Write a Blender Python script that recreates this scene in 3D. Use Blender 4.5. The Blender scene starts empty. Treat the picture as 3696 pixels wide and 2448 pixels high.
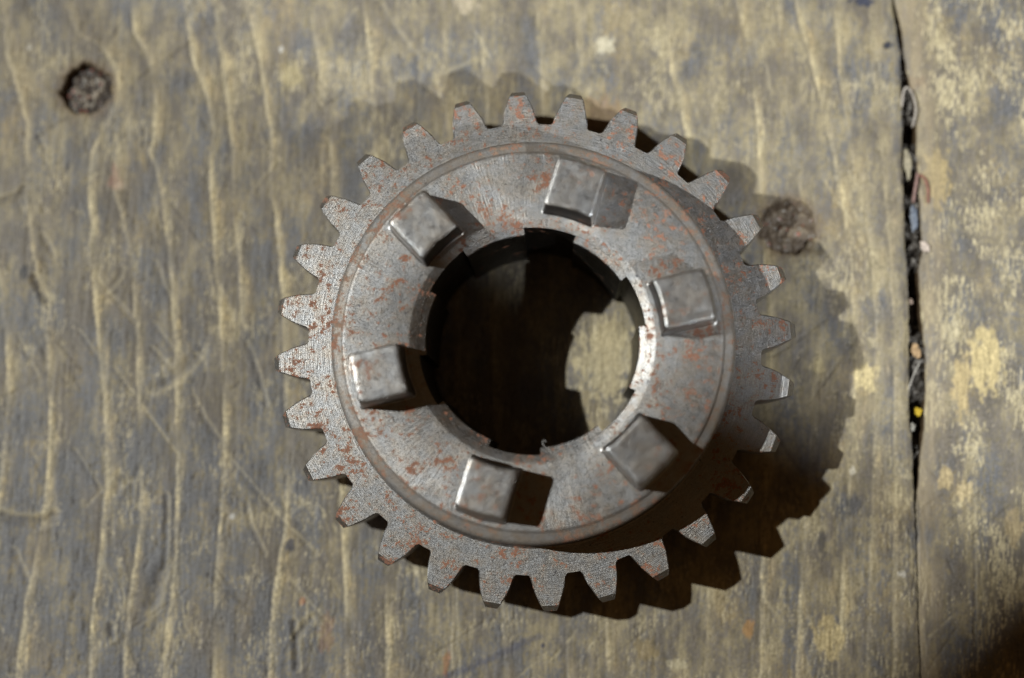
import bpy, bmesh, math, random
import numpy as np
from mathutils import Vector, Matrix, Euler
from mathutils import noise as mnoise

# ------------------------------------------------------------------ units
MM = 0.001
FACE_Z = 13.8            # gear face above the wood, mm
scene = bpy.context.scene
COL = scene.collection

# ------------------------------------------------------------------ camera
CAM_LOC = (4.49, -18.0, 208.39 + FACE_Z)
CAM_ROT = (math.radians(5.25577), math.radians(1.93305), math.radians(1.334))
CAM_F = 53.8166
cam = bpy.data.cameras.new("camera")
cam.lens = CAM_F
cam.sensor_width = 36.0
cam.sensor_fit = 'HORIZONTAL'
cam.clip_start = 0.01
cam.clip_end = 20.0
cam.dof.use_dof = True
cam.dof.focus_distance = 0.2073
cam.dof.aperture_fstop = 6.8
cam.dof.aperture_blades = 0
camo = bpy.data.objects.new("camera", cam)
camo.location = [c * MM for c in CAM_LOC]
camo.rotation_euler = CAM_ROT
COL.objects.link(camo)
scene.camera = camo

# ------------------------------------------------------------------ world: a dim warm workshop
world = bpy.data.worlds.new("World")
scene.world = world
world.use_nodes = True
bg = world.node_tree.nodes["Background"]
bg.inputs[0].default_value = (1.0, 0.55, 0.22, 1)
bg.inputs[1].default_value = 0.068

# ------------------------------------------------------------------ colour management
scene.view_settings.view_transform = 'Standard'
scene.view_settings.look = 'None'
scene.view_settings.exposure = 0.0
scene.view_settings.gamma = 1.0


def cam_rays(pts, z):
    """photo pixels (3696 x 2448) -> points in mm on the horizontal plane z (mm)"""
    pts = np.atleast_2d(np.asarray(pts, float))
    R = np.array(Euler(CAM_ROT, 'XYZ').to_matrix())
    d = np.c_[(pts[:, 0] - 1848) * 36 / 3696 / CAM_F,
              -(pts[:, 1] - 1224) * 36 / 3696 / CAM_F,
              -np.ones(len(pts))] @ R.T
    t = (z - CAM_LOC[2]) / d[:, 2]
    return (np.array(CAM_LOC) + d * t[:, None])[:, :2]


def wood(pts):
    return cam_rays(pts, 0.0)


# ------------------------------------------------------------------ lamps
def edge_spot(name, direction, dist, power, color, radius, p1, p2, half_angle, blend, lit=(-20, 20)):
    """a shaded spot lamp; the rim of its shade cuts the light off along the bench line p1-p2 (mm)"""
    L = Vector(direction).normalized() * dist * 1000 + Vector((0, 0, FACE_Z))
    a = Vector((p1[0], p1[1], 0)) - L
    b = Vector((p2[0], p2[1], 0)) - L
    n = a.cross(b).normalized()
    c = Vector((lit[0], lit[1], 0)) - L
    if n.dot(c) < 0:
        n = -n
    m = ((a.normalized() + b.normalized()) * 0.5).normalized()
    axis = m * math.cos(half_angle) + n * math.sin(half_angle)
    ld = bpy.data.lights.new(name, 'SPOT')
    ld.energy = power
    ld.color = color
    ld.shadow_soft_size = radius
    ld.spot_size = 2 * half_angle
    ld.spot_blend = blend
    o = bpy.data.objects.new(name, ld)
    o.location = L * MM
    o.rotation_euler = axis.to_track_quat('-Z', 'Y').to_euler()
    COL.objects.link(o)
    return o


q = wood([(3696, 2010), (3230, 2448), (3600, 1960), (900, 390)])  # cone cut-offs shaped to imitate shadows of unseen things
edge_spot("bench_lamp", (-0.81, 0.13, 1.0), 1.5, 114.0, (0.965, 0.98, 0.925), 0.007,
          q[0], q[1], math.radians(30), 0.004)
edge_spot("ceiling_lamp", (0.70, -0.48, 1.0), 1.5, 92.0, (0.935, 0.975, 0.97), 0.009,
          q[2], q[3], math.radians(30), 0.014, lit=(30, 60))


# ------------------------------------------------------------------ noise in numpy
def _hash(ix, iy, seed):
    h = (ix.astype(np.int64) * 374761393 + iy.astype(np.int64) * 668265263 + seed * 974634777) & 0xFFFFFFFF
    h = ((h ^ (h >> 13)) * 1274126177) & 0xFFFFFFFF
    h = (h ^ (h >> 16)) & 0xFFFFFFFF
    return h


def gnoise(x, y, seed=0):
    x0 = np.floor(x)
    y0 = np.floor(y)
    fx = x - x0
    fy = y - y0
    u = fx * fx * fx * (fx * (fx * 6 - 15) + 10)
    v = fy * fy * fy * (fy * (fy * 6 - 15) + 10)

    def g(dx, dy):
        a = _hash(x0 + dx, y0 + dy, seed) * (2 * np.pi / 4294967296.0)
        return np.cos(a) * (fx - dx) + np.sin(a) * (fy - dy)
    n0 = g(0, 0) * (1 - u) + g(1, 0) * u
    n1 = g(0, 1) * (1 - u) + g(1, 1) * u
    return (n0 * (1 - v) + n1 * v) * 1.5


def fbm(x, y, seed=0, octaves=4, gain=0.5):
    s = 0
    a = 1.0
    t = 0
    for i in range(octaves):
        s = s + a * gnoise(x * 2 ** i + 17.3 * i, y * 2 ** i - 9.1 * i, seed + i)
        t += a
        a *= gain
    return s / t


def sstep(a, b, x):
    t = np.clip((x - a) / (b - a), 0, 1)
    return t * t * (3 - 2 * t)


def lin(r, g, b):
    c = np.array([r, g, b]) / 255.0
    return np.where(c <= 0.04045, c / 12.92, ((c + 0.055) / 1.055) ** 2.4)


# ------------------------------------------------------------------ traced wood features (photo pixels)
GRAIN = [  # (strength, points) growth-ring ridges read off the photograph, top to bottom
    (0.8, [(12, 0), (20, 200), (60, 330), (94, 450), (89, 510), (92, 714), (100, 800), (107, 850), (122, 950), (153, 1106), (163, 1190), (168, 1285), (173, 1400), (176, 1600), (168, 1680), (157, 1816), (140, 1935), (108, 2087), (89, 2168), (76, 2276), (54, 2410), (48, 2500)]),
    (0.9, [(-30, 900), (0, 1045), (15, 1208), (23, 1360), (12, 1565), (0, 1700), (-30, 1900)]),
    (1.0, [(255, 0), (255, 76), (275, 127), (357, 163), (400, 220), (420, 300), (405, 390), (372, 459), (331, 535), (319, 638), (316, 740), (326, 800), (319, 876), (326, 978), (337, 1106), (352, 1234), (362, 1336), (375, 1463), (380, 1600), (381, 1708), (370, 1843), (360, 1979), (341, 2114), (324, 2249), (319, 2448), (318, 2520)]),
    (0.9, [(470, 0), (480, 120), (530, 200), (555, 316), (553, 408), (548, 500), (533, 551), (561, 612), (576, 689), (589, 800), (602, 876), (612, 1004), (620, 1131), (630, 1234), (630, 1336), (632, 1463), (634, 1600), (635, 1735), (633, 1843), (625, 2033), (611, 2168), (595, 2276), (581, 2448), (578, 2520)]),
    (0.7, [(423, 474), (416, 535), (408, 689), (439, 800), (462, 902), (474, 1004), (482, 1131), (492, 1234), (492, 1361), (497, 1514), (503, 1600), (505, 1735), (503, 1870), (487, 2005), (470, 2114), (457, 2222), (446, 2330), (443, 2448), (440, 2520)]),
    (1.0, [(655, -40), (663, 0), (673, 102), (689, 204), (714, 270), (745, 357), (760, 434), (760, 510), (754, 587), (758, 714), (762, 800), (768, 902), (781, 1030), (788, 1132), (796, 1234), (801, 1361), (804, 1514), (801, 1600), (795, 1708), (792, 1870), (784, 1979), (773, 2087), (768, 2249), (765, 2448), (764, 2520)]),
    (0.6, [(765, -40), (770, 0), (778, 100), (800, 255), (822, 420), (836, 560), (838, 653), (842, 800), (860, 950), (875, 1200)]),
    (1.0, [(880, -40), (888, 25), (913, 128), (934, 230), (954, 357), (969, 459), (977, 536), (964, 679), (990, 765), (992, 800), (1000, 902), (1013, 1055), (1018, 1157), (1020, 1259), (1026, 1412), (1029, 1600), (1033, 1762), (1022, 1925), (1000, 2033), (984, 2141), (973, 2249), (970, 2357), (966, 2520)]),
    (0.9, [(1105, -40), (1112, 25), (1133, 153), (1153, 255), (1143, 357), (1173, 434), (1189, 536), (1200, 800), (1205, 1300), (1225, 1800), (1240, 2100), (1250, 2520)]),
    (0.6, [(1300, -40), (1330, 200), (1345, 500), (1370, 900), (1380, 1500), (1400, 1950), (1390, 2200), (1395, 2520)]),
    (0.5, [(1590, -40), (1600, 200), (1610, 420), (1640, 1000), (1640, 1700), (1630, 2100), (1625, 2520)]),
    (0.5, [(1730, -40), (1735, 150), (1750, 420), (1770, 1200), (1810, 2200), (1820, 2520)]),
    (0.4, [(1930, -40), (1945, 200), (1960, 500), (1990, 1200), (2040, 2200), (2050, 2520)]),
    (0.5, [(2070, -40), (2090, 300), (2130, 800), (2150, 1400), (2185, 2100), (2190, 2520)]),
    (1.0, [(2395, -40), (2405, 0), (2417, 258), (2446, 344), (2475, 517), (2510, 800), (2540, 1200), (2560, 1700), (2550, 2100), (2545, 2520)]),
    (0.7, [(2640, -40), (2658, 0), (2687, 143), (2710, 258), (2727, 402), (2740, 700), (2770, 1100), (2760, 1500), (2745, 2000), (2740, 2520)]),
    (0.7, [(2800, -40), (2813, 200), (2825, 287), (2836, 402), (2859, 517), (2890, 700), (2930, 880), (2954, 1030), (2951, 1157), (2939, 1310), (2929, 1463), (2920, 1650), (2900, 1900), (2880, 2200), (2870, 2520)]),
    (0.8, [(2855, -40), (2865, 0), (2894, 115), (2928, 230), (2951, 344), (2990, 500), (3030, 700), (3060, 900), (3075, 1100), (3080, 1300), (3070, 1600), (3040, 2000), (3020, 2520)]),
    (0.5, [(3000, -40), (3030, 300), (3080, 600), (3140, 900), (3160, 1200), (3150, 1700), (3120, 2520)]),
    (0.4, [(3130, -40), (3160, 400), (3200, 800), (3225, 1200), (3225, 1700), (3220, 2520)]),
]
EDGE_L = [(3215, -60), (3221, 0), (3232, 86), (3250, 189), (3252, 287), (3255, 373), (3259, 459), (3256, 574), (3261, 689), (3264, 800), (3268, 902), (3276, 1004), (3281, 1106), (3281, 1361), (3283, 1514), (3294, 1600), (3297, 1708), (3300, 1816), (3306, 1925), (3311, 2087), (3312, 2222), (3317, 2330), (3322, 2448), (3324, 2520)]
EDGE_R = [(3226, -60), (3232, 0), (3255, 86), (3267, 189), (3278, 258), (3304, 344), (3312, 430), (3313, 545), (3318, 631), (3324, 746), (3331, 840), (3336, 902), (3318, 968), (3327, 1106), (3337, 1208), (3347, 1310), (3347, 1412), (3340, 1550), (3327, 1640), (3323, 1700), (3316, 1762), (3308, 1816), (3312, 1925), (3316, 2087), (3317, 2222), (3322, 2330), (3327, 2448), (3329, 2520)]
DENTS = [  # (points, width mm, depth mm) cuts, splits and dents in the surface
    ([(600, 1790), (600, 1843), (598, 2005), (590, 2050)], 0.35, 0.9),
    ([(590, 2050), (573, 2076), (546, 2184)], 0.9, 0.7),
    ([(0, 1865), (70, 1882), (135, 1888), (195, 1862)], 0.7, 0.8),
    ([(122, 1004), (140, 1040), (163, 1085)], 0.55, 1.0),
    ([(153, 851), (170, 880), (189, 922)], 0.4, 0.7),
    ([(136, 490), (160, 540), (165, 590)], 0.3, 0.5),
    ([(1060, 2249), (1066, 2310), (1071, 2411)], 0.45, 0.9),
    ([(1071, 2300), (1100, 2260), (1125, 2232)], 0.5, 0.6),
    ([(398, 2262), (402, 2296)], 0.5, 0.9),
    ([(887, 1816), (905, 1900), (952, 2000)], 0.35, 0.6),
    ([(811, 1643), (930, 1780), (1010, 1880), (1136, 2000)], 0.3, 0.35),
    ([(1054, 2108), (1120, 2190), (1190, 2260)], 0.3, 0.4),
    ([(270, 1628), (310, 1690), (362, 1770)], 0.25, 0.3),
    ([(60, 1210), (100, 1290), (128, 1350)], 0.25, 0.3),
    ([(408, 1072), (450, 1120), (492, 1170)], 0.3, 0.4),
    ([(556, 1170), (590, 1220), (622, 1262)], 0.3, 0.4),
    ([(548, 1260), (590, 1305), (628, 1340)], 0.3, 0.4),
    ([(720, 1262), (680, 1318), (620, 1368), (560, 1398)], 0.7, 0.35),
    ([(712, 1290), (730, 1310)], 0.4, 0.5),
    ([(286, 1198), (320, 1245), (352, 1292)], 0.25, 0.3),
    ([(893, 1245), (930, 1350), (965, 1480)], 0.35, 0.45),
    ([(700, 1440), (740, 1520), (790, 1590)], 0.35, 0.4),
    ([(410, 1330), (450, 1385), (480, 1425)], 0.25, 0.3),
    ([(438, 970), (430, 1000), (392, 1042)], 0.35, 0.6),
    ([(560, 950), (590, 1040), (640, 1130)], 0.3, 0.25),
    ([(0, 728), (60, 708), (90, 680)], 0.5, 0.6),
    ([(250, 600), (225, 645)], 0.3, 0.5),
    ([(500, 1690), (480, 1740), (476, 1830)], 0.3, 0.5),
    ([(425, 1770), (432, 1720), (455, 1735)], 0.5, 0.5),
    ([(50, 1990), (80, 2060), (100, 2110)], 0.4, 0.6),
    ([(930, 690), (960, 650), (1010, 590)], 0.4, 0.3),
    ([(1360, 10), (1420, 110), (1500, 210)], 0.5, 0.15),
    ([(1580, 290), (1650, 260), (1730, 230)], 0.5, 0.15),
    ([(2755, 240), (2768, 320), (2775, 330)], 0.35, 0.4),
    ([(3500, 1240), (3502, 1320), (3498, 1400)], 0.3, 0.6),
    ([(2742, 2130), (2756, 2180), (2790, 2220)], 0.35, 0.4),
    ([(2560, 1460), (2600, 1520), (2640, 1600)], 0.4, 0.3),
    ([(3512, 1740), (3515, 1900), (3517, 2200), (3520, 2440)], 0.25, 0.4),
    ([(1640, 2080), (1640, 2200), (1645, 2300), (1650, 2440)], 0.3, 0.3),
    ([(1485, 2030), (1495, 2090), (1500, 2130)], 0.45, 0.4),
    ([(2860, 897), (2900, 890), (2950, 896)], 0.7, 0.9),
]
KNOTS = [((311, 321), 91 / 26.4 * 1.07, 1.0), ((2842, 815), 98 / 26.4 * 1.07, 0.85)]
PATCHES = [  # (centre, rx mm, ry mm, sRGB, strength) marks with a colour of their own, plus one painted light pool
    ((2185, 160), 1.5, 1.3, (196, 188, 165), 0.75), ((1680, 20), 1.6, 1.4, (185, 172, 148), 0.6),
    ((1050, 270), 1.6, 2.2, (180, 166, 122), 0.5), ((415, 640), 0.8, 2.0, (160, 122, 104), 0.45),
    ((428, 672), 0.7, 0.6, (190, 170, 150), 0.45), ((3203, 164), 0.75, 0.6, (40, 44, 58), 0.95),
    ((3112, 4), 1.6, 0.8, (46, 52, 72), 0.9), ((1048, 1968), 0.7, 0.8, (62, 62, 72), 0.85),
    ((1062, 1890), 0.7, 0.7, (74, 72, 74), 0.6), ((85, 980), 0.8, 1.0, (52, 54, 60), 0.8),
    ((3080, 1822), 1.0, 1.6, (72, 74, 82), 0.7), ((2965, 1960), 0.8, 1.6, (66, 64, 66), 0.6),
    ((3130, 1365), 1.6, 1.9, (196, 180, 136), 0.8), ((2955, 1320), 1.0, 1.0, (186, 172, 132), 0.6),
    ((2990, 2300), 2.2, 2.8, (186, 168, 122), 0.6), ((3080, 1700), 0.5, 0.7, (205, 198, 182), 0.8),
    ((3255, 2072), 0.5, 0.5, (205, 200, 190), 0.8), ((3410, 1730), 1.0, 1.7, (192, 172, 128), 0.7),
    ((3480, 1770), 1.2, 1.7, (196, 178, 138), 0.7), ((3560, 1300), 2.4, 5.0, (196, 178, 130), 0.75),
    ((3470, 1390), 1.2, 4.5, (190, 170, 124), 0.7), ((3660, 1900), 1.3, 2.5, (184, 164, 122), 0.5),
    ((3380, 640), 2.0, 4.0, (180, 160, 112), 0.6), ((1130, 470), 1.5, 2.6, (84, 86, 94), 0.5),
    ((1060, 480), 2.0, 2.5, (88, 90, 98), 0.4), ((840, 1865), 0.35, 0.35, (205, 205, 205), 0.6),
    ((105, 172), 0.25, 0.4, (205, 202, 195), 0.6), ((1016, 178), 0.35, 0.4, (205, 205, 202), 0.55),
    ((2440, 2400), 1.4, 0.9, (200, 190, 160), 0.5), ((2330, 2340), 1.6, 1.8, (150, 132, 92), 0.5),
    ((1180, 2290), 1.1, 3.0, (140, 100, 66), 0.35), ((1610, 2400), 0.5, 2.2, (158, 104, 58), 0.5),
    ((1090, 2170), 0.5, 0.5, (160, 104, 60), 0.5), ((2700, 2270), 0.7, 1.4, (176, 128, 62), 0.5),
    ((2190, 1300), 4.2, 6.0, (200, 186, 148), 0.55), ((2150, 420), 4.0, 3.0, (150, 118, 78), 0.4),  # the first paints in the pool of light falling through the bore
    ((3300, 290), 1.6, 1.2, (112, 84, 66), 0.5), ((1960, 2330), 0.3, 0.3, (55, 58, 80), 0.9),
]
INK = [(1540, 2475), (1640, 2430), (1731, 2398), (1800, 2362), (1890, 2320), (1950, 2298)]


def seg_field(X, Y, pts, reach):
    """distance to a polyline (mm), signed side, only evaluated inside its box"""
    P = wood(pts)
    x0, y0 = P.min(0) - reach
    x1, y1 = P.max(0) + reach
    sel = np.nonzero((X > x0) & (X < x1) & (Y > y0) & (Y < y1))
    if len(sel[0]) == 0:
        return sel, None, None
    xs, ys = X[sel], Y[sel]
    best = np.full(xs.shape, 1e9)
    side = np.zeros(xs.shape)
    for a, b in zip(P[:-1], P[1:]):
        d = b - a
        L2 = max((d ** 2).sum(), 1e-9)
        t = np.clip(((xs - a[0]) * d[0] + (ys - a[1]) * d[1]) / L2, 0, 1)
        ex = xs - (a[0] + t * d[0])
        ey = ys - (a[1] + t * d[1])
        dd = np.hypot(ex, ey)
        m = dd < best
        best[m] = dd[m]
        side[m] = np.sign(d[0] * ey - d[1] * ex)[m]
    return sel, best, side


def wood_surface(X, Y, right):
    """height (mm) and base colour (linear) of the worn bench boards"""
    H = np.zeros_like(X)
    tan = lin(*(157, 146, 119))
    tan2 = lin(*(150, 128, 88))
    grey = lin(*(103, 97, 90))
    blue = lin(*(96, 96, 99))
    pale = lin(*(190, 178, 145))
    dark = lin(*(58, 50, 40))
    bandc = lin(*(166, 149, 111))
    wob = fbm(X / 9, Y / 26, 3, 3) * 1.2
    fib = fbm(X / 0.28, Y / 3.2, 11, 3)
    fib2 = fbm(X / 0.8, Y / 9.0, 21, 3)
    blot = fbm((X + wob) / 5.0, Y / 9.0, 31, 6, 0.68)
    blot2 = fbm(X / 1.5, Y / 2.6, 41, 4, 0.6)
    speck = fbm(X / 0.45, Y / 0.7, 51, 3, 0.7)
    grit = fbm(X / 0.22, Y / 0.36, 55, 2, 0.7)
    # dirt: more on the lower left, less towards the top and the middle of the board
    bias = 0.10 * sstep(10, -45, X) * sstep(35, -10, Y) - 0.02 * sstep(5, 50, Y) - (0.0 if right else 0.05 * sstep(-20, 20, X)) + (0.02 if right else 0.0)
    dirt = sstep(-0.34, 0.36, blot * 0.85 + blot2 * 0.42 + speck * 0.62 + grit * 0.42 + fib2 * 0.30 + fib * 0.26 + bias * 1.3 + 0.15)
    ochre = sstep(0.0, 0.45, fbm(X / 7, Y / 14, 61, 4) + 0.25 * fib2)
    bl = sstep(-0.05, 0.4, fbm(X / 6, Y / 12, 71, 4) + 0.30 * sstep(0, -60, X) * sstep(20, -30, Y) + 0.08)
    A = tan[None, None] * (1 - ochre[..., None] * 0.4) + tan2[None, None] * ochre[..., None] * 0.4
    B = grey[None, None] * (1 - bl[..., None]) + blue[None, None] * bl[..., None]
    C = A * (1 - dirt[..., None]) + B * dirt[..., None]
    H += fbm(X / 14, Y / 30, 81, 3) * 0.35 + fib * 0.045 + fib2 * 0.07 + speck * 0.03 + grit * 0.012 - dirt * 0.02
    # fine drying checks along the grain
    ck = np.abs(fbm((X + wob * 0.6) / 1.3, Y / 11.0, 120, 3, 0.55))
    ck = sstep(0.035, 0.0, ck) * sstep(-0.05, 0.30, fbm(X / 4.0, Y / 7.0, 125, 3) + 0.10 * sstep(10, -40, X))
    C = C * (1 - 0.5 * ck[..., None]) + dark[None, None] * 0.5 * ck[..., None]
    H -= 0.12 * ck
    # pale fibres worn bare
    torn = sstep(0.20, 0.42, fbm(X / 0.34, Y / 1.9, 91, 4, 0.65) * 0.95 + grit * 0.15 + fbm(X / 7, Y / 9, 95, 3) * 0.75 +
                 (0.09 if right else -0.07 + 0.10 * sstep(0, 40, X) * sstep(-20, -42, Y)))
    ta = 0.75 if right else 0.5
    C = C * (1 - torn[..., None] * ta) + pale[None, None] * torn[..., None] * ta
    H -= torn * 0.05
    if not right:
        # growth-ring ridges
        for k, (s, pts) in enumerate(GRAIN):
            P = wood(pts)
            o = np.argsort(P[:, 1])
            gx = np.interp(Y, P[o, 1], P[o, 0])
            inside = sstep(P[:, 1].min() - 1, P[:, 1].min() + 5, Y) * sstep(P[:, 1].max() + 1, P[:, 1].max() - 5, Y)
            box = np.abs(X - gx) < 9
            if not box.any():
                continue
            yy, xx = Y[box], X[box]
            u = xx - gx[box] + fbm(xx / 3 + 5 * k, yy / 4.0, 101 + k, 3) * 0.20
            st = 0.74 * s * inside[box] * np.clip(0.72 + 1.7 * fbm(yy / 9 + 30 * k, xx / 60, 140 + k, 3), 0.1, 1.3)
            wd = 0.75 + 0.9 * np.clip(fbm(yy / 7 + 11 * k, xx / 50, 170 + k, 2), -0.4, 0.8)
            gro = np.exp(-np.clip(-u, 0, None) / 1.3) * (u < 0.0) + np.clip(1 - u / 0.45, 0, 1) * (u >= 0.0)
            rid = np.exp(-np.clip(u - 0.55, 0, None) / 2.2) * sstep(0.0, 0.5, u)
            H[box] += st * (-0.09 * gro + 0.11 * rid)
            pl = st * sstep(-0.12, 0.12, u) * sstep(wd + 0.75, wd - 0.45, u) * (0.72 + 0.9 * speck[box] + 0.5 * fib[box])
            pl = np.clip(pl, 0, 1) * 0.74
            w2 = 2.0 + 4.5 * np.clip(fbm(yy / 12 + 7 * k, xx / 40, 190 + k, 3), -0.3, 0.7)
            b2 = np.clip(st * sstep(-0.1, 0.25, u) * sstep(w2, w2 * 0.35, u) * (0.55 + 1.0 * speck[box] + 0.9 * fib2[box] + 1.2 * blot2[box]), 0, 0.85)
            C[box] = C[box] * (1 - b2[:, None]) + bandc[None] * b2[:, None]
            C[box] = C[box] * (1 - pl[:, None]) + pale[None] * pl[:, None]
            dk = np.clip(st * np.exp(-((u + 0.22) / 0.22) ** 2) * 0.38, 0, 0.6)
            C[box] = C[box] * (1 - dk[:, None]) + dark[None] * dk[:, None]
    # dents and cuts
    for k, (pts, w, dep) in enumerate(DENTS):
        sel, d, sd = seg_field(X, Y, pts, 2.5)
        if d is None:
            continue
        xs, ys = X[sel], Y[sel]
        d = d + fbm(xs / 0.9, ys / 0.9, 200 + k, 3) * 0.35 * w
        prof = np.exp(-(d / w) ** 2)
        dep *= 0.62 if w >= 0.45 else 0.34
        H[sel] -= dep * 0.5 * prof
        H[sel] += dep * 0.10 * np.exp(-((d - 1.7 * w) / (0.7 * w)) ** 2)
        dk = np.clip(np.exp(-(d / (0.5 * w)) ** 2) * (dep * 0.9 + 0.12), 0, 0.8) * np.clip(0.7 + 1.2 * fbm(xs / 1.2, ys / 1.2, 260 + k, 3), 0.15, 1)
        C[sel] = C[sel] * (1 - dk[:, None]) + dark[None] * dk[:, None]
        rim = np.clip(np.exp(-((d - 1.5 * w) / (0.5 * w)) ** 2) * 0.3 * (sd > 0), 0, 1)
        C[sel] = C[sel] * (1 - rim[:, None]) + pale[None] * rim[:, None]
    # many fine knife scratches
    rs = np.random.RandomState(5)
    for k in range(150):
        cx, cy = rs.uniform(0, 3696), rs.uniform(0, 2448)
        if cx > 1300 and rs.rand() < 0.4:
            continue
        an = math.radians(rs.choice([52, 58, 63, -52, -38, 80]) + rs.normal(0, 7))
        L = rs.uniform(30, 150)
        pts = [(cx - L * math.cos(an), cy - L * math.sin(an)), (cx + rs.normal(0, 4), cy), (cx + L * math.cos(an), cy + L * math.sin(an))]
        w = rs.uniform(0.10, 0.22)
        sel, d, sd = seg_field(X, Y, pts, 0.9)
        if d is None:
            continue
        light = rs.rand() < 0.35
        m = np.exp(-(d / w) ** 2) * np.clip(0.6 + 1.4 * fbm(X[sel] / 2, Y[sel] / 2, 300 + k, 2), 0, 1)
        H[sel] -= 0.09 * m
        tc = pale if light else dark
        C[sel] = C[sel] * (1 - 0.5 * m[:, None]) + tc[None] * 0.5 * m[:, None]
    # marks
    for k, (c, rx, ry, rgb, st) in enumerate(PATCHES):
        p = wood([c])[0]
        ex = (X - p[0]) / rx
        ey = (Y - p[1]) / ry
        box = (np.abs(ex) < 2.2) & (np.abs(ey) < 2.2)
        if not box.any():
            continue
        r = np.hypot(ex[box], ey[box]) + fbm(X[box] / 0.9, Y[box] / 1.8, 400 + k, 4, 0.6) * 1.1
        m = sstep(1.15, 0.75, r) * st
        C[box] = C[box] * (1 - m[:, None]) + lin(*rgb)[None] * m[:, None]
    sel, d, sd = seg_field(X, Y, INK, 3.0)
    if d is not None:
        d = d + fbm(X[sel] / 1.2, Y[sel] / 1.2, 450, 4, 0.6) * 0.5
        m = sstep(0.75, 0.15, d) * 0.5
        C[sel] = C[sel] * (1 - m[:, None]) + lin(66, 70, 92)[None] * m[:, None]
    # knots: the wood dips and darkens round them
    for k, (c, rad, st) in enumerate(KNOTS):
        p = wood([c])[0]
        r = np.hypot(X - p[0], (Y - p[1]) * 1.02) + fbm(X / 1.6, Y / 1.6, 480 + k, 3) * 0.8
        hole = sstep(rad * 1.08, rad * 0.86, r)
        H -= hole * 2.2 + 0.18 * sstep(rad * 1.7, rad, r)
        ring = sstep(rad * 1.5, rad * 1.02, r) * 0.5
        C = C * (1 - ring[..., None]) + lin(104, 84, 62)[None, None] * ring[..., None]
        C = C * (1 - hole[..., None]) + lin(62, 52, 44)[None, None] * hole[..., None]
    # fine tonal grain
    C = C * 0.87
    C = C * np.clip(1 + 0.55 * fib + 0.50 * speck + 0.65 * grit + 0.16 * blot2 + 0.2 * fib2, 0.4, 1.7)[..., None]
    return H, C


# ------------------------------------------------------------------ node helpers
class NT:
    def __init__(self, name):
        self.m = bpy.data.materials.new(name)
        self.m.use_nodes = True
        self.t = self.m.node_tree
        self.b = self.t.nodes["Principled BSDF"]

    def n(self, typ, **kw):
        nd = self.t.nodes.new(typ)
        for k, v in kw.items():
            setattr(nd, k, v)
        return nd

    def l(self, a, b):
        self.t.links.new(a, b)

    def val(self, sock, v):
        if isinstance(v, (int, float, tuple)):
            sock.default_value = v
        else:
            self.l(v, sock)

    def math(self, op, a, b=None, c=None, clamp=False):
        nd = self.n('ShaderNodeMath', operation=op, use_clamp=clamp)
        self.val(nd.inputs[0], a)
        if b is not None:
            self.val(nd.inputs[1], b)
        if c is not None:
            self.val(nd.inputs[2], c)
        return nd.outputs[0]

    def noise(self, vec, scale, detail=3.0, rough=0.55, lac=2.0):
        nd = self.n('ShaderNodeTexNoise')
        if vec is not None:
            self.l(vec, nd.inputs['Vector'])
        nd.inputs['Scale'].default_value = scale
        nd.inputs['Detail'].default_value = detail
        nd.inputs['Roughness'].default_value = rough
        nd.inputs['Lacunarity'].default_value = lac
        return nd.outputs['Fac']

    def ramp(self, fac, a, b):
        nd = self.n('ShaderNodeMapRange', interpolation_type='SMOOTHSTEP')
        self.val(nd.inputs[0], fac)
        nd.inputs[1].default_value = a
        nd.inputs[2].default_value = b
        return nd.outputs[0]

    def mix(self, fac, a, b):
        nd = self.n('ShaderNodeMix', data_type='RGBA')
        self.val(nd.inputs[0], fac)
        for s, v in ((nd.inputs[6], a), (nd.inputs[7], b)):
            if isinstance(v, (tuple, list)):
                s.default_value = (*v[:3], 1)
            else:
                self.l(v, s)
        return nd.outputs[2]

    def mixf(self, fac, a, b):
        nd = self.n('ShaderNodeMix', data_type='FLOAT')
        self.val(nd.inputs[0], fac)
        self.val(nd.inputs[2], a)
        self.val(nd.inputs[3], b)
        return nd.outputs[0]

    def bump(self, h, dist, strength=1.0, normal=None):
        nd = self.n('ShaderNodeBump')
        nd.inputs['Strength'].default_value = strength
        nd.inputs['Distance'].default_value = dist
        self.l(h, nd.inputs['Height'])
        if normal is not None:
            self.l(normal, nd.inputs['Normal'])
        return nd.outputs[0]


def wood_material():
    w = NT("worn_bench_wood")
    att = w.n('ShaderNodeAttribute', attribute_name='col').outputs['Color']
    tc = w.n('ShaderNodeTexCoord').outputs['Object']
    mp = w.n('ShaderNodeMapping')
    w.l(tc, mp.inputs[0])
    mp.inputs['Scale'].default_value = (1, 0.22, 1)
    n1 = w.noise(mp.outputs[0], 5200, 4, 0.6)
    n2 = w.noise(tc, 3500, 4, 0.65)
    f = w.math('MULTIPLY_ADD', n1, 0.5, w.math('MULTIPLY_ADD', n2, 0.55, 0.475))
    mul = w.n('ShaderNodeVectorMath', operation='SCALE')
    w.l(att, mul.inputs[0])
    w.l(f, mul.inputs['Scale'])
    w.l(mul.outputs[0], w.b.inputs['Base Color'])
    r = w.math('MULTIPLY_ADD', n2, 0.35, 0.40)
    w.l(r, w.b.inputs['Roughness'])
    w.b.inputs['Specular IOR Level'].default_value = 0.32
    h = w.math('ADD', n1, n2)
    w.l(w.bump(h, 0.00004, 0.8), w.b.inputs['Normal'])
    return w.m


# ------------------------------------------------------------------ labels
def tag(o, label=None, cat=None, group=None, kind=None):
    if label:
        o['label'] = label
    if cat:
        o['category'] = cat
    if group:
        o['group'] = group
    if kind:
        o['kind'] = kind
    return o


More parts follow.
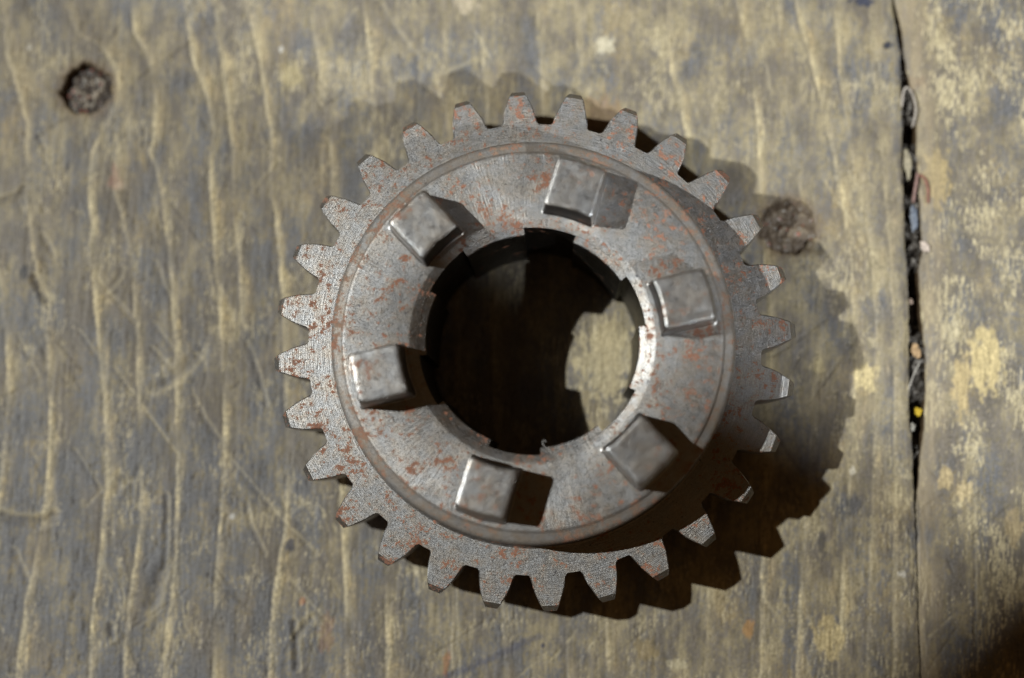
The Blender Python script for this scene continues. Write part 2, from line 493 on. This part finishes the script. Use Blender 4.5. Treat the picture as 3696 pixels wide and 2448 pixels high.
def link_mesh(name, me, mat=None, parent=None):
    o = bpy.data.objects.new(name, me)
    COL.objects.link(o)
    if mat is not None and not me.materials:
        me.materials.append(mat)
    if parent is not None:
        o.parent = parent
    return o


def grid_mesh(name, V, ny, nx, col=None):
    me = bpy.data.meshes.new(name)
    V = V.reshape(-1, 3) * MM
    idx = np.arange(ny * nx).reshape(ny, nx)
    F = np.stack([idx[:-1, :-1], idx[:-1, 1:], idx[1:, 1:], idx[1:, :-1]], -1).reshape(-1, 4)
    me.vertices.add(len(V))
    me.vertices.foreach_set('co', V.astype(np.float32).ravel())
    me.loops.add(F.size)
    me.loops.foreach_set('vertex_index', F.astype(np.int32).ravel())
    me.polygons.add(len(F))
    me.polygons.foreach_set('loop_start', (np.arange(len(F)) * 4).astype(np.int32))
    me.polygons.foreach_set('loop_total', np.full(len(F), 4, np.int32))
    me.polygons.foreach_set('use_smooth', np.ones(len(F), bool))
    me.update(calc_edges=True)
    if col is not None:
        ca = me.color_attributes.new('col', 'FLOAT_COLOR', 'POINT')
        c4 = np.concatenate([col.reshape(-1, 3), np.ones((col.size // 3, 1))], 1).astype(np.float32)
        ca.data.foreach_set('color', c4.ravel())
    return me


# ------------------------------------------------------------------ the bench boards
M_WOOD = wood_material()
bench = bpy.data.objects.new("workbench_top", None)
COL.objects.link(bench)
tag(bench, "worn grey-brown wooden bench top of two boards", kind='structure')

ys = np.concatenate([np.linspace(-200, -55, 60, endpoint=False), np.arange(-55, 60, 0.17), np.linspace(60, 200, 60)])
EL = wood(EDGE_L)
ER = wood(EDGE_R)
rs_ = np.random.RandomState(2)


def edge_x(E, yv, seed):
    o = np.argsort(E[:, 1])
    return np.interp(yv, E[o, 1], E[o, 0]) + 0.18 * fbm(yv / 1.6, yv * 0 + seed, seed, 4)


def make_board(right):
    E = ER if right else EL
    ex = edge_x(E, ys, 7 if right else 8)
    if right:
        ex = np.maximum(ex, edge_x(EL, ys, 8) + 0.12)
    s = np.concatenate([np.arange(0, 1.2, 0.07), np.arange(1.2, 26.0 if right else 142.0, 0.17),
                        np.linspace(26, 150, 40) if right else np.linspace(142, 260, 40)])
    sg = 1 if right else -1
    base = ex.mean()
    w = np.exp(-s / 9.0)
    Xc = (base + sg * s)[None, :] + (ex - base)[:, None] * w[None, :]
    Yc = np.repeat(ys[:, None], len(s), 1)
    Hh, Cc = wood_surface(Xc, Yc, right)
    rnd = (2.6 if right else 1.1)
    dep = (0.85 if right else 0.45)
    sd = s[None, :] + 0.6 * fbm(Yc / 5, Xc / 5, 77 + right, 3)
    p_close = wood([(3310, 1820), (3310, 1600)])[:, 1]
    dep_y = (0.3 + 0.7 * sstep(p_close[0], p_close[1], ys))[:, None]
    Hh -= dep * dep_y * np.clip(1 - sd / rnd, 0, 1) ** 2
    if right:   # the smooth brown worn lip along the gap
        m = (sstep(4.6, 1.5, sd) * 0.62 * np.clip(0.75 + 1.3 * fbm(Xc / 1.2, Yc / 7, 89, 4), 0, 1))[..., None]
        Cc = Cc * (1 - m) + lin(142, 129, 106)[None, None] * m * (1 + 0.35 * fbm(Xc / 0.5, Yc / 6, 88, 3))[..., None]
    # wall of the gap and underside edge
    nw = 26
    zz = -np.linspace(0.15, 24.0, nw) ** 1.0
    zz = -(np.linspace(0.0, 1.0, nw) ** 1.7 * 24.0 + 0.25)
    Xw = np.repeat(ex[:, None], nw, 1) + 0.25 * fbm(np.repeat(ys[:, None], nw, 1) / 3, zz[None] / 2 + 0 * ex[:, None], 99, 3)
    Zw = Hh[:, :1] + zz[None]
    Yw = np.repeat(ys[:, None], nw, 1)
    Cw = np.ones((len(ys), nw, 3)) * lin(74, 60, 44) * (1 + 0.4 * fbm(Yw / 2, zz[None] + 0 * Yw, 97, 3))[..., None]
    X = np.concatenate([Xw[:, ::-1], Xc], 1)
    Y = np.concatenate([Yw, Yc], 1)
    Z = np.concatenate([Zw[:, ::-1], Hh], 1)
    Cl = np.concatenate([Cw, Cc], 1)
    if not right:
        X, Y, Z, Cl = X[:, ::-1], Y[:, ::-1], Z[:, ::-1], Cl[:, ::-1]
    V = np.stack([X, Y, Z], -1)
    me = grid_mesh("plank", V, len(ys), X.shape[1], Cl)
    o = link_mesh("plank", me, M_WOOD, bench)
    return o


plank_left = make_board(False)
plank_right = make_board(True)
plank_left['label'] = "wide board with raised grain lines and two dark knots under the gear"
plank_right['label'] = "narrow strip of board right of the gap with torn pale fibres"


# ------------------------------------------------------------------ metal
ROOT = bpy.data.objects.new("spur_gear", None)
ROOT.location = (0, 0, FACE_Z * MM)
COL.objects.link(ROOT)
tag(ROOT, "rust-speckled grey steel gear wheel with splined bore and six raised dogs", "gear")


def steel(name, base=(0.246, 0.241, 0.236), rough=0.41, rust=0.0, lathe=0.5, radial=0.0, metallic=0.95, grain=1.0, bumpd=0.00004):
    w = NT(name)
    tc = w.n('ShaderNodeTexCoord', object=ROOT).outputs['Object']
    sx = w.n('ShaderNodeSeparateXYZ')
    w.l(tc, sx.inputs[0])
    x, y, z = sx.outputs
    r = w.math('SQRT', w.math('ADD', w.math('MULTIPLY', x, x), w.math('MULTIPLY', y, y)))
    th = w.math('ARCTAN2', y, x)
    cv = w.n('ShaderNodeCombineXYZ')
    w.l(w.math('MULTIPLY', r, 8200.0), cv.inputs[0])
    w.l(w.math('MULTIPLY', th, 9.0), cv.inputs[1])
    w.l(w.math('MULTIPLY', z, 4000.0), cv.inputs[2])
    rings = w.noise(cv.outputs[0], 1.0, 2, 0.6)
    cr = w.n('ShaderNodeCombineXYZ')
    w.l(w.math('MULTIPLY', r, 240.0), cr.inputs[0])
    w.l(w.math('MULTIPLY', th, 100.0), cr.inputs[1])
    rad = w.noise(cr.outputs[0], 1.0, 3, 0.6)
    radmask = w.ramp(w.noise(tc, 110, 2, 0.5), 0.45, 0.64)
    big = w.noise(tc, 170, 4, 0.6)
    med = w.noise(tc, 1000, 4, 0.65)
    fine = w.noise(tc, 7000, 3, 0.75)
    grn = w.noise(tc, 4300, 3, 0.8)
    fine2 = w.noise(tc, 15000, 2, 0.75)
    t = w.math('MULTIPLY_ADD', big, 0.35, w.math('MULTIPLY_ADD', grn, 1.0 * grain, 0.82 - 0.5 * grain))
    t = w.math('ADD', t, w.math('MULTIPLY_ADD', med, 0.5, -0.25))
    t = w.math('ADD', t, w.math('MULTIPLY_ADD', rings, 0.5 * lathe, -0.25 * lathe))
    t = w.math('MAXIMUM', t, 0.18)
    sc = w.n('ShaderNodeVectorMath', operation='SCALE')
    sc.inputs[0].default_value = base
    w.l(t, sc.inputs['Scale'])
    tint = w.mix(w.ramp(w.noise(tc, 420, 5, 0.65), 0.35, 0.68), (0.95, 0.985, 1.045), (1.045, 0.99, 0.93))
    tm = w.n('ShaderNodeVectorMath', operation='MULTIPLY')
    w.l(sc.outputs[0], tm.inputs[0])
    w.l(tint, tm.inputs[1])
    colr = tm.outputs[0]
    pit = w.ramp(w.noise(tc, 1300, 3, 0.65), 0.645, 0.70)
    colr = w.mix(w.math('MULTIPLY', pit, 0.75), colr, (0.035, 0.035, 0.045))
    ra = w.noise(tc, 210, 3, 0.6)
    rb = w.noise(tc, 900, 4, 0.66)
    rc = w.noise(tc, 2900, 3, 0.75)
    rsum = w.math('ADD', w.math('MULTIPLY', ra, 0.54), w.math('MULTIPLY_ADD', rb, 0.75, w.math('MULTIPLY', rc, 0.40)))
    # rust gathers on the bevel round the hub
    bev = w.math('MULTIPLY', w.ramp(r, 0.0243, 0.0252), w.ramp(r, 0.0268, 0.0258))
    rsum = w.math('MULTIPLY_ADD', bev, 0.02, rsum)
    side = w.math('ADD', w.ramp(x, -0.012, -0.030), w.math('MULTIPLY', w.ramp(x, 0.008, 0.024), w.ramp(y, 0.008, 0.022)))
    rsum = w.math('MULTIPLY_ADD', side, 0.022, rsum)
    rm = w.ramp(rsum, 0.972 - rust * 0.1, 1.004 - rust * 0.1)
    rcol = w.mix(w.ramp(rc, 0.36, 0.62), (0.11, 0.029, 0.014), (0.29, 0.078, 0.030))
    colr = w.mix(w.math('MULTIPLY', rm, 0.92), colr, rcol)
    film = w.ramp(rsum, 0.86 - rust * 0.1, 0.99 - rust * 0.1)
    bevf = w.math('MULTIPLY', bev, w.ramp(w.noise(tc, 520, 4, 0.65), 0.30, 0.62))
    colr = w.mix(w.math('MULTIPLY_ADD', bevf, 0.45, w.math('MULTIPLY', film, 0.34)), colr, (0.21, 0.165, 0.125))
    w.l(colr, w.b.inputs['Base Color'])
    w.l(w.mixf(rm, w.mixf(w.math('MULTIPLY', bev, 0.75), metallic, 0.15), 0.0), w.b.inputs['Metallic'])
    rg = w.math('MULTIPLY_ADD', med, 0.30, rough - 0.15)
    w.l(w.mixf(rm, rg, 0.9), w.b.inputs['Roughness'])
    h = w.math('MULTIPLY', rings, lathe)
    h = w.math('ADD', h, w.math('MULTIPLY', w.math('MULTIPLY', rad, radial), radmask))
    h = w.math('ADD', h, w.math('MULTIPLY', fine, 0.55 * grain))
    h = w.math('ADD', h, w.math('MULTIPLY', fine2, 0.35 * grain))
    h = w.math('ADD', h, w.math('MULTIPLY', w.ramp(w.noise(tc, 5200, 2, 0.7), 0.60, 0.70), 1.6 * grain))
    nb = w.bump(h, bumpd, 1.0)
    h2 = w.math('ADD', w.math('MULTIPLY', rsum, 0.6), w.math('MULTIPLY', med, 0.12))
    nb2 = w.bump(h2, 0.00012, 0.7, nb)
    w.l(nb2, w.b.inputs['Normal'])
    return w.m


M_FACE = steel("turned_steel_face", rust=0.43, lathe=1.4)
M_HUB = steel("milled_steel_hub", rust=0.46, lathe=0.25, radial=2.0)
M_DOG = steel("worn_steel_dog", base=(0.36, 0.357, 0.355), rust=-0.15, lathe=0.0, grain=0.5, rough=0.35)
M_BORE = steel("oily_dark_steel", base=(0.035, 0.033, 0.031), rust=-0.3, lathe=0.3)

M_DOG_INNER = steel("dark_dog_inner_wall", base=(0.085, 0.08, 0.076), rust=0.0, lathe=0.0, grain=0.4, rough=0.5)  # darker steel for the inner walls of the dogs

HH = 10.0
HD = 5.6
R_ROOT = 30.94
R_FACE = 35.0
R_TIP = 35.85
NT_ = 28
T0 = math.radians(4.84)


def bm_obj(name, bm, mat, parent, smooth=False):
    bmesh.ops.recalc_face_normals(bm, faces=bm.faces)
    me = bpy.data.meshes.new(name)
    bm.to_mesh(me)
    bm.free()
    if smooth:
        for p in me.polygons:
            p.use_smooth = True
        me.set_sharp_from_angle(angle=math.radians(32))
    return link_mesh(name, me, mat, parent)


def ring_angles():
    """angles of the rim points; the tooth roots share them"""
    a = []
    hw = 2.62 / R_ROOT
    p = 2 * math.pi / NT_
    for k in range(NT_):
        c = T0 + k * p
        for f in (-1, -0.5, 0, 0.5, 1):
            a.append(c + f * hw)
        for f in (0.25, 0.5, 0.75):
            a.append(c + hw + f * (p - 2 * hw))
    return a


def lathe_between(bm, rings):
    """rings: list of lists of verts (closed)"""
    for A, B in zip(rings[:-1], rings[1:]):
        n = len(A)
        for i in range(n):
            bm.faces.new((A[i], A[(i + 1) % n], B[(i + 1) % n], B[i]))


def circle(bm, angs, r, z):
    return [bm.verts.new((r * math.cos(t) * MM, r * math.sin(t) * MM, z * MM)) for t in angs]


# the toothless wheel: top annulus, rim, underside, lower boss
bm = bmesh.new()
A = ring_angles()
rings = [circle(bm, A, 27.0, 0.0), circle(bm, A, R_ROOT, 0.0), circle(bm, A, R_ROOT, -11.0),
         circle(bm, A, 25.0, -11.0), circle(bm, A, 25.0, -FACE_Z - 0.12), circle(bm, A, 14.92, -FACE_Z - 0.12)]
lathe_between(bm, rings)
bm_obj("gear_wheel", bm, M_FACE, ROOT)

# one tooth, then copies
bm = bmesh.new()
hwa = 2.62 / R_ROOT
flank = [(31.10, 2.47), (31.40, 2.36), (31.9, 2.27), (32.6, 2.12), (33.3, 1.92), (33.9, 1.70), (34.5, 1.47), (R_FACE, 1.26)]
root_pts = [(R_ROOT * math.cos(f * hwa), R_ROOT * math.sin(f * hwa)) for f in (1, 0.5, 0, -0.5, -1)]
c_ = 0.13
left = [(R_ROOT * math.cos(hwa), R_ROOT * math.sin(hwa))] + flank
V = lambda p, z: bm.verts.new((p[0] * MM, p[1] * MM, z * MM))
top_l = [V(left[0], 0)] + [V((p[0], p[1] - c_), 0) for p in flank]
top_r = [V((left[0][0], -left[0][1]), 0)] + [V((p[0], -p[1] + c_), 0) for p in flank]
mid = [V(p, 0) for p in root_pts[1:4]]
bm.faces.new(top_l + top_r[::-1] + mid[::-1])
e_l = [top_l[0]] + [V(p, -c_) for p in flank]
e_r = [top_r[0]] + [V((p[0], -p[1]), -c_) for p in flank]
TIPW = 0.84
o_l, o_r = V((R_TIP, TIPW), -1.25), V((R_TIP, -TIPW), -1.25)
b_l = [V(left[0], -11)] + [V(p, -11) for p in flank]
b_r = [V((left[0][0], -left[0][1]), -11)] + [V((p[0], -p[1]), -11) for p in flank]
ob_l, ob_r = V((R_TIP, TIPW), -11), V((R_TIP, -TIPW), -11)
for T, E, B, o, ob in ((top_l, e_l, b_l, o_l, ob_l), (top_r, e_r, b_r, o_r, ob_r)):
    for i in range(len(T) - 1):
        if T[i] is E[i]:
            bm.faces.new((T[i], T[i + 1], E[i + 1]))
        else:
            bm.faces.new((T[i], T[i + 1], E[i + 1], E[i]))
        bm.faces.new((E[i], E[i + 1], B[i + 1], B[i]))
    bm.faces.new((E[-1], o, ob, B[-1]))
bm.faces.new((top_l[-1], top_r[-1], e_r[-1], o_r, o_l, e_l[-1]))
bm.faces.new((o_l, o_r, ob_r, ob_l))
bmid = [V(p, -11) for p in root_pts[1:4]]
bm.faces.new(b_l + [ob_l, ob_r] + b_r[::-1] + bmid[::-1])
tooth = bm_obj("tooth", bm, M_FACE, ROOT)
tooth.rotation_euler[2] = T0
for k in range(1, NT_):
    o = tooth.copy()
    COL.objects.link(o)
    o.parent = ROOT
    o.rotation_euler[2] = T0 + k * 2 * math.pi / NT_
    o.data = tooth.data.copy()          # each tooth worn and nicked in its own way
    for v in o.data.vertices:
        if v.co.x > 31.2 * MM:
            q = Vector((v.co.x * 700 + 13.7 * k, v.co.y * 700, v.co.z * 90))
            d = mnoise.noise_vector(q)
            amp = 0.05 + 0.10 * max(0.0, mnoise.noise(q * 0.37 + Vector((5, 1, 2))))
            v.co.x += d.x * amp * MM
            v.co.y += d.y * amp * MM
            if v.co.z < -0.05 * MM and v.co.z > -2 * MM:
                v.co.z += d.z * amp * 2.2 * MM

# hub: turned profile, bore wall
bm = bmesh.new()
A = [2 * math.pi * i / 360 for i in range(360)]
prof = [(27.35, 0.0), (27.12, 0.12), (26.98, 0.4), (26.75, 1.2), (26.48, HH - 1.3), (26.40, HH - 1.05), (26.22, HH - 0.86),
        (25.8, HH - 0.64), (25.2, HH - 0.40), (24.98, HH - 0.28), (24.90, HH - 0.12), (24.75, HH - 0.02), (24.5, HH),
        (16.15, HH), (15.95, HH - 0.04), (14.92, HH - 0.46), (14.9, HH - 0.6), (14.9, -FACE_Z - 0.12)]
lathe_between(bm, [circle(bm, A, r, z) for r, z in prof])
hub = bm_obj("hub", bm, M_HUB, ROOT, smooth=True)
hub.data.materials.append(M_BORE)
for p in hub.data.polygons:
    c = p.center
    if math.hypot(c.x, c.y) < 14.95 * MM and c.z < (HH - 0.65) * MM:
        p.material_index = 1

# splines between the grooves of the bore
G0 = 22.1
for k in range(6):
    bm = bmesh.new()
    a0 = math.radians(G0 + 60 * k + 13.4)
    a1 = math.radians(G0 + 60 * (k + 1) - 13.4)
    n = 14
    ang = [a0 + (a1 - a0) * i / n for i in range(n + 1)]
    P = lambda r, t, z: bm.verts.new((r * math.cos(t) * MM, r * math.sin(t) * MM, z * MM))
    prof_s = [(14.895, HH - 0.475), (14.05, HH - 0.82), (13.93, HH - 0.98), (13.93, -FACE_Z + 0.4), (14.895, -FACE_Z + 0.4)]
    rows = [[P(r, t, z) for r, z in prof_s] for t in ang]
    for A_, B_ in zip(rows[:-1], rows[1:]):
        for i in range(len(prof_s) - 1):
            bm.faces.new((A_[i], A_[i + 1], B_[i + 1], B_[i]))
    bm.faces.new(rows[0])
    bm.faces.new(rows[-1])
    s = bm_obj("spline", bm, M_HUB, ROOT)
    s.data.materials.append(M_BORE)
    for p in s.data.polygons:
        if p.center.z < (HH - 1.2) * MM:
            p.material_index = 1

# driving dogs
def dog_outline(dx0, dx1, dy, rc, m=7):
    """rounded block outline in the dog's own frame, ends bent to arcs about the gear axis"""
    x0, x1 = 16.95 - dx0, 23.3 + dx1
    y0, y1 = -3.02 - dy, 3.42 + dy
    out = []
    cs = [(x1 - rc, y1 - rc, 0), (x0 + rc, y1 - rc, 90), (x0 + rc, y0 + rc, 180), (x1 - rc, y0 + rc, 270)]
    for i, (cx, cy, a) in enumerate(cs):
        for j in range(5):
            t = math.radians(a + 90 * j / 4)
            out.append((cx + rc * math.cos(t), cy + rc * math.sin(t)))
        nx, ny, na = cs[(i + 1) % 4]
        t0, t1 = math.radians(a + 90), math.radians(na)
        p0 = (cx + rc * math.cos(t0), cy + rc * math.sin(t0))
        p1 = (nx + rc * math.cos(t1), ny + rc * math.sin(t1))
        for j in range(1, m):
            f = j / m
            out.append((p0[0] + (p1[0] - p0[0]) * f, p0[1] + (p1[1] - p0[1]) * f))
    return [(math.sqrt(x * x - y * y), y) for x, y in out]


levels = [(0.34, 0.9, 0.42, 0.0, 0.5), (0.24, 0.72, 0.30, 0.08, 0.5), (0.18, 0.62, 0.24, 0.26, 0.45), (0.15, 0.55, 0.21, 0.8, 0.4),
          (0.05, 0.2, 0.05, HD - 0.40, 0.4), (0.02, 0.08, 0.0, HD - 0.22, 0.42), (-0.06, -0.05, -0.07, HD - 0.09, 0.45),
          (-0.18, -0.17, -0.19, HD - 0.02, 0.45), (-0.30, -0.30, -0.30, HD, 0.45)]
for k in range(6):
    bm = bmesh.new()
    loops = []
    rk = random.Random(40 + k)
    jx, jy, jz = rk.uniform(-0.08, 0.08), rk.uniform(-0.08, 0.08), rk.uniform(-0.08, 0.08)
    for li, (dx0, dx1, dy, z, rc) in enumerate(levels):
        ring = []
        for x, y in dog_outline(dx0 - jx, dx1 + jx, dy + jy, rc):
            q = Vector((x * 0.9 + 31 * k, y * 0.9, z * 0.7))
            wob = 0.07 * mnoise.noise(q) + 0.035 * mnoise.noise(q * 3.3)
            chip = max(0.0, mnoise.noise(q * 0.8 + Vector((7, 3, 1))) - 0.28) * 0.4 if 4 <= li < 8 else 0.0
            cx = 20.1
            f = 1 + (wob - chip) / 3.4
            ring.append(bm.verts.new(((cx + (x - cx) * f) * MM, y * f * MM, (HH + z + (jz if li > 3 else 0) - chip * 0.25) * MM)))
        loops.append(ring)
    lathe_between(bm, loops)
    inner = []
    for fr in (0.66, 0.33):
        c = sum((v.co for v in loops[-1]), Vector()) / len(loops[-1])
        inner.append([bm.verts.new(Vector(((c + (v.co - c) * (fr + 0.15)).x, (c + (v.co - c) * (fr + 0.15)).y, (HH + HD + jz) * MM))) for v in loops[-1]])
    lathe_between(bm, [loops[-1]] + inner)
    bm.faces.new(inner[-1])
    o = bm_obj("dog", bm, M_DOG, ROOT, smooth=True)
    o.data.materials.append(M_DOG_INNER)
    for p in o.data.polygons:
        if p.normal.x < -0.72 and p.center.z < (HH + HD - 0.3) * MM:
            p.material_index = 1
    o.rotation_euler[2] = math.radians(14.4 + 60 * k)

# ------------------------------------------------------------------ knots in the left board
for k, (c, rad, st) in enumerate(KNOTS):
    p = wood([c])[0]
    nr, na = 26, 96
    rr = np.linspace(0.02, rad * 1.13, nr)
    aa = np.linspace(0, 2 * np.pi, na)
    Rg, Ag = np.meshgrid(rr, aa, indexing='ij')
    X = p[0] + Rg * np.cos(Ag)
    Y = p[1] + Rg * np.sin(Ag)
    lum = fbm(X / 1.1 + 9 * k, Y / 1.4, 500 + k, 4, 0.6)
    bit = fbm(X / 0.45, Y / 0.6, 510 + k, 3, 0.7)
    Z = -0.6 + lum * 0.6 + bit * 0.25 - 0.25 * sstep(rad * 0.72, rad * 1.0, Rg)
    if k == 0:
        Z -= 0.7 * sstep(0.3, 1.6, -(X - p[0]) * 0.7 + (Y - p[1]) * 0.7)
    edge = sstep(rad * 0.55, rad * 0.95, Rg)
    m = sstep(-0.05 - 0.15 * (k == 0), 0.45, lum + 0.8 * bit - 0.35 * edge - (0.35 * sstep(0.0, 1.8, -(X - p[0]) * 0.7 + (Y - p[1]) * 0.7) if k == 0 else 0.0))[..., None]
    C = lin(*((50, 42, 37) if k == 0 else (82, 71, 60))) * (1 - m) + lin(*((150, 140, 126) if k == 0 else (112, 101, 86))) * m
    red = sstep(0.42, 0.5, fbm(X / 0.7, Y / 0.7, 520 + k, 2))[..., None] * 0.7
    C = C * (1 - red) + lin(140, 62, 44) * red
    wh = sstep(0.44, 0.52, fbm(X / 0.5, Y / 0.6, 530 + k, 2))[..., None] * 0.6
    C = C * (1 - wh) + lin(190, 190, 188) * wh
    me = grid_mesh("knot", np.stack([X, Y, Z], -1), nr, na, C)
    ko = link_mesh("knot", me, M_WOOD, plank_left)
    ko['label'] = ("dark crumbly knot at the upper left of the board" if k == 0
                   else "dark split knot beside the gear teeth on the right")

# ------------------------------------------------------------------ grime packed in the gap
gy = np.arange(-56, 60, 0.2)
gl = edge_x(EL, gy, 8)
gr = np.maximum(edge_x(ER, gy, 7), gl + 0.12)
f = np.linspace(-0.15, 1.15, 18)
X = gl[:, None] + (gr - gl)[:, None] * f[None]
Y = np.repeat(gy[:, None], 18, 1)
lum = fbm(X / 0.9, Y / 1.3, 600, 4, 0.6)
deep = sstep(-0.05, 0.25, fbm(Y / 6.0, X * 0 + 3.3, 610, 3))
Z = -1.7 + 1.5 * lum - 3.0 * deep
m = sstep(0.0, 0.4, lum + 0.5 * fbm(X / 0.35, Y / 0.4, 620, 3))[..., None]
C = lin(40, 35, 30) * (1 - m) + lin(112, 108, 104) * m
gm = link_mesh("grime", grid_mesh("grime", np.stack([X, Y, Z], -1), len(gy), 18, C), M_WOOD)
tag(gm, "dark grime packed into the gap between the two boards", "grime", kind='stuff')


# ------------------------------------------------------------------ scraps caught in the gap
def plain(name, rgb, rough=0.6):
    w = NT(name)
    tc = w.n('ShaderNodeTexCoord').outputs['Object']
    n = w.noise(tc, 2500, 4, 0.65)
    c = tuple(lin(*rgb))
    w.l(w.mix(w.ramp(n, 0.35, 0.65), tuple(v * 0.62 for v in c), tuple(min(1, v * 1.15) for v in c)), w.b.inputs['Base Color'])
    w.b.inputs['Roughness'].default_value = rough
    w.l(w.bump(n, 0.0001, 0.6), w.b.inputs['Normal'])
    return w.m


def tube(name, pts, zs, rad, mat):
    """a bent thread: points are photo positions laid on the bench, zs its height in mm"""
    P = np.c_[wood(pts), zs]
    t = np.linspace(0, 1, len(P))
    tt = np.linspace(0, 1, 28)
    Q = np.stack([np.interp(tt, t, P[:, i]) for i in range(3)], 1)
    for _ in range(3):
        Q[1:-1] = (Q[:-2] + 2 * Q[1:-1] + Q[2:]) / 4
    bm = bmesh.new()
    rings = []
    for i in range(len(Q)):
        d = Q[min(i + 1, len(Q) - 1)] - Q[max(i - 1, 0)]
        d = Vector(d).normalized()
        u = d.cross(Vector((0, 0, 1)))
        u = u.normalized() if u.length > 1e-6 else Vector((1, 0, 0))
        v = d.cross(u)
        rr = rad * (0.55 if i in (0, len(Q) - 1) else 1.0)
        rings.append([bm.verts.new((Vector(Q[i]) + (u * math.cos(a) + v * math.sin(a)) * rr) * MM)
                      for a in [2 * math.pi * k / 8 for k in range(8)]])
    lathe_between(bm, rings)
    bm.faces.new(rings[0])
    bm.faces.new(rings[-1])
    return bm_obj(name, bm, mat, None, smooth=True)


def crumb(name, px, z, sx, sy, sz, mat, seed, rot=0.0):
    bm = bmesh.new()
    bmesh.ops.create_icosphere(bm, subdivisions=3, radius=1.0)
    rs = random.Random(seed)
    off = Vector((rs.uniform(0, 50), rs.uniform(0, 50), rs.uniform(0, 50)))
    from mathutils import noise as mn
    for v in bm.verts:
        k = 1 + 0.55 * mn.noise(v.co * 1.3 + off) + 0.25 * mn.noise(v.co * 3.1 + off)
        v.co = Vector((v.co.x * sx * k, v.co.y * sy * k, v.co.z * sz * k)) * 0.5 * MM
    o = bm_obj(name, bm, mat, None)
    p = wood([px])[0]
    o.location = (p[0] * MM, p[1] * MM, z * MM)
    o.rotation_euler[2] = rot
    return o


GR = "scraps caught in the gap between the boards"
tag(tube("wire_scrap", [(3258, 385), (3259, 345), (3265, 318), (3278, 314), (3294, 342), (3306, 380), (3305, 420), (3297, 455)],
         [-0.7, -0.3, 0.0, 0.1, 0.1, 0.0, -0.2, -0.8], 0.17, plain("pale_plastic", (156, 148, 140), 0.5)),
    "pale looped wire scrap standing out of the gap near the top", "wire scrap", GR)
tag(tube("wire_scrap", [(3314, 622), (3309, 655), (3303, 690), (3300, 728)], [-0.3, -0.2, -0.3, -0.8], 0.24, plain("pink_plastic", (128, 100, 94), 0.55)),
    "straight dull pink wire scrap lying along the gap", "wire scrap", GR)
tag(tube("wire_scrap", [(3318, 631), (3337, 645), (3349, 684), (3350, 734)], [0.1, 0.25, 0.2, 0.0], 0.22, plain("red_brown_plastic", (128, 86, 72), 0.55)),
    "curved red-brown wire scrap bent onto the right board", "wire scrap", GR)
tag(tube("fibre", [(3279, 1420), (3286, 1390), (3300, 1350), (3322, 1308)], [-0.6, -0.4, -0.3, -0.5], 0.09, plain("grey_fibre", (170, 166, 160), 0.7)),
    "thin grey fibre crossing the gap slantwise", "fibre", GR)
tag(crumb("wood_splinter", (3281, 590), -0.9, 1.0, 4.2, 0.7, plain("splinter_wood", (150, 142, 122), 0.8), 4, 0.1),
    "pale wood splinter wedged upright in the gap above the pink wire", "splinter", GR)
tag(crumb("paint_flake", (3303, 785), -0.8, 1.0, 3.6, 0.5, plain("blue_grey_paint", (98, 106, 120), 0.4), 5, 0.05),
    "blue-grey paint flake lodged in the gap below the pink wire", "paint flake", GR)
tag(crumb("paint_flake", (3338, 892), 0.1, 1.3, 1.7, 0.6, plain("white_paint", (182, 168, 158), 0.6), 6, 0.4),
    "whitish paint flake on the lip of the right board", "paint flake", GR)
tag(crumb("crumb", (3310, 1262), -1.0, 1.2, 1.9, 0.8, plain("peach_wood", (170, 142, 108), 0.8), 7, 0.3),
    "peach coloured wood crumb in the middle of the gap", "crumb", GR)
tag(crumb("crumb", (3291, 1086), -1.0, 0.7, 0.8, 0.6, plain("pinkish_grit", (150, 132, 120), 0.8), 8),
    "small pinkish crumb sunk in the dark gap above the peach one", "crumb", GR)
tag(crumb("crumb", (3319, 1484), -1.0, 0.95, 1.2, 0.8, plain("yellow_plastic", (190, 160, 34), 0.6), 9, 0.5),
    "bright yellow crumb in the lower part of the gap", "crumb", GR)
tag(crumb("crumb", (3299, 1541), -1.1, 0.8, 1.1, 0.7, plain("grey_grit", (150, 147, 140), 0.7), 10),
    "light grey crumb just below the yellow one in the gap", "crumb", GR)

# ------------------------------------------------------------------ a curl of lint on the rim of the bore
L0 = cam_rays([(1958, 1602)], FACE_Z + HH)[0]
pts = [(0.9, -0.75, -0.45), (0.5, -0.6, -0.1), (0.2, -0.3, 0.15), (0.0, 0.1, 0.3), (0.05, 0.4, 0.3), (0.3, 0.45, 0.25), (0.4, 0.25, 0.25)]
bm = bmesh.new()
cu = []
for i, q_ in enumerate(pts):
    c0 = Vector((L0[0] + q_[0], L0[1] + q_[1], FACE_Z + HH + q_[2]))
    d = Vector(pts[min(i + 1, len(pts) - 1)]) - Vector(pts[max(i - 1, 0)])
    u = d.normalized().cross(Vector((0, 0, 1))).normalized()
    v = d.normalized().cross(u)
    cu.append([bm.verts.new((c0 + (u * math.cos(a) + v * math.sin(a)) * 0.035) * MM) for a in [0, 1.05, 2.1, 3.14, 4.2, 5.25]])
lathe_between(bm, cu)
bm.faces.new(cu[0])
bm.faces.new(cu[-1])
tag(bm_obj("lint", bm, plain("white_lint", (205, 205, 205), 0.8), None, smooth=True),
    "tiny curled white lint on the lower rim of the gear's bore", "lint")
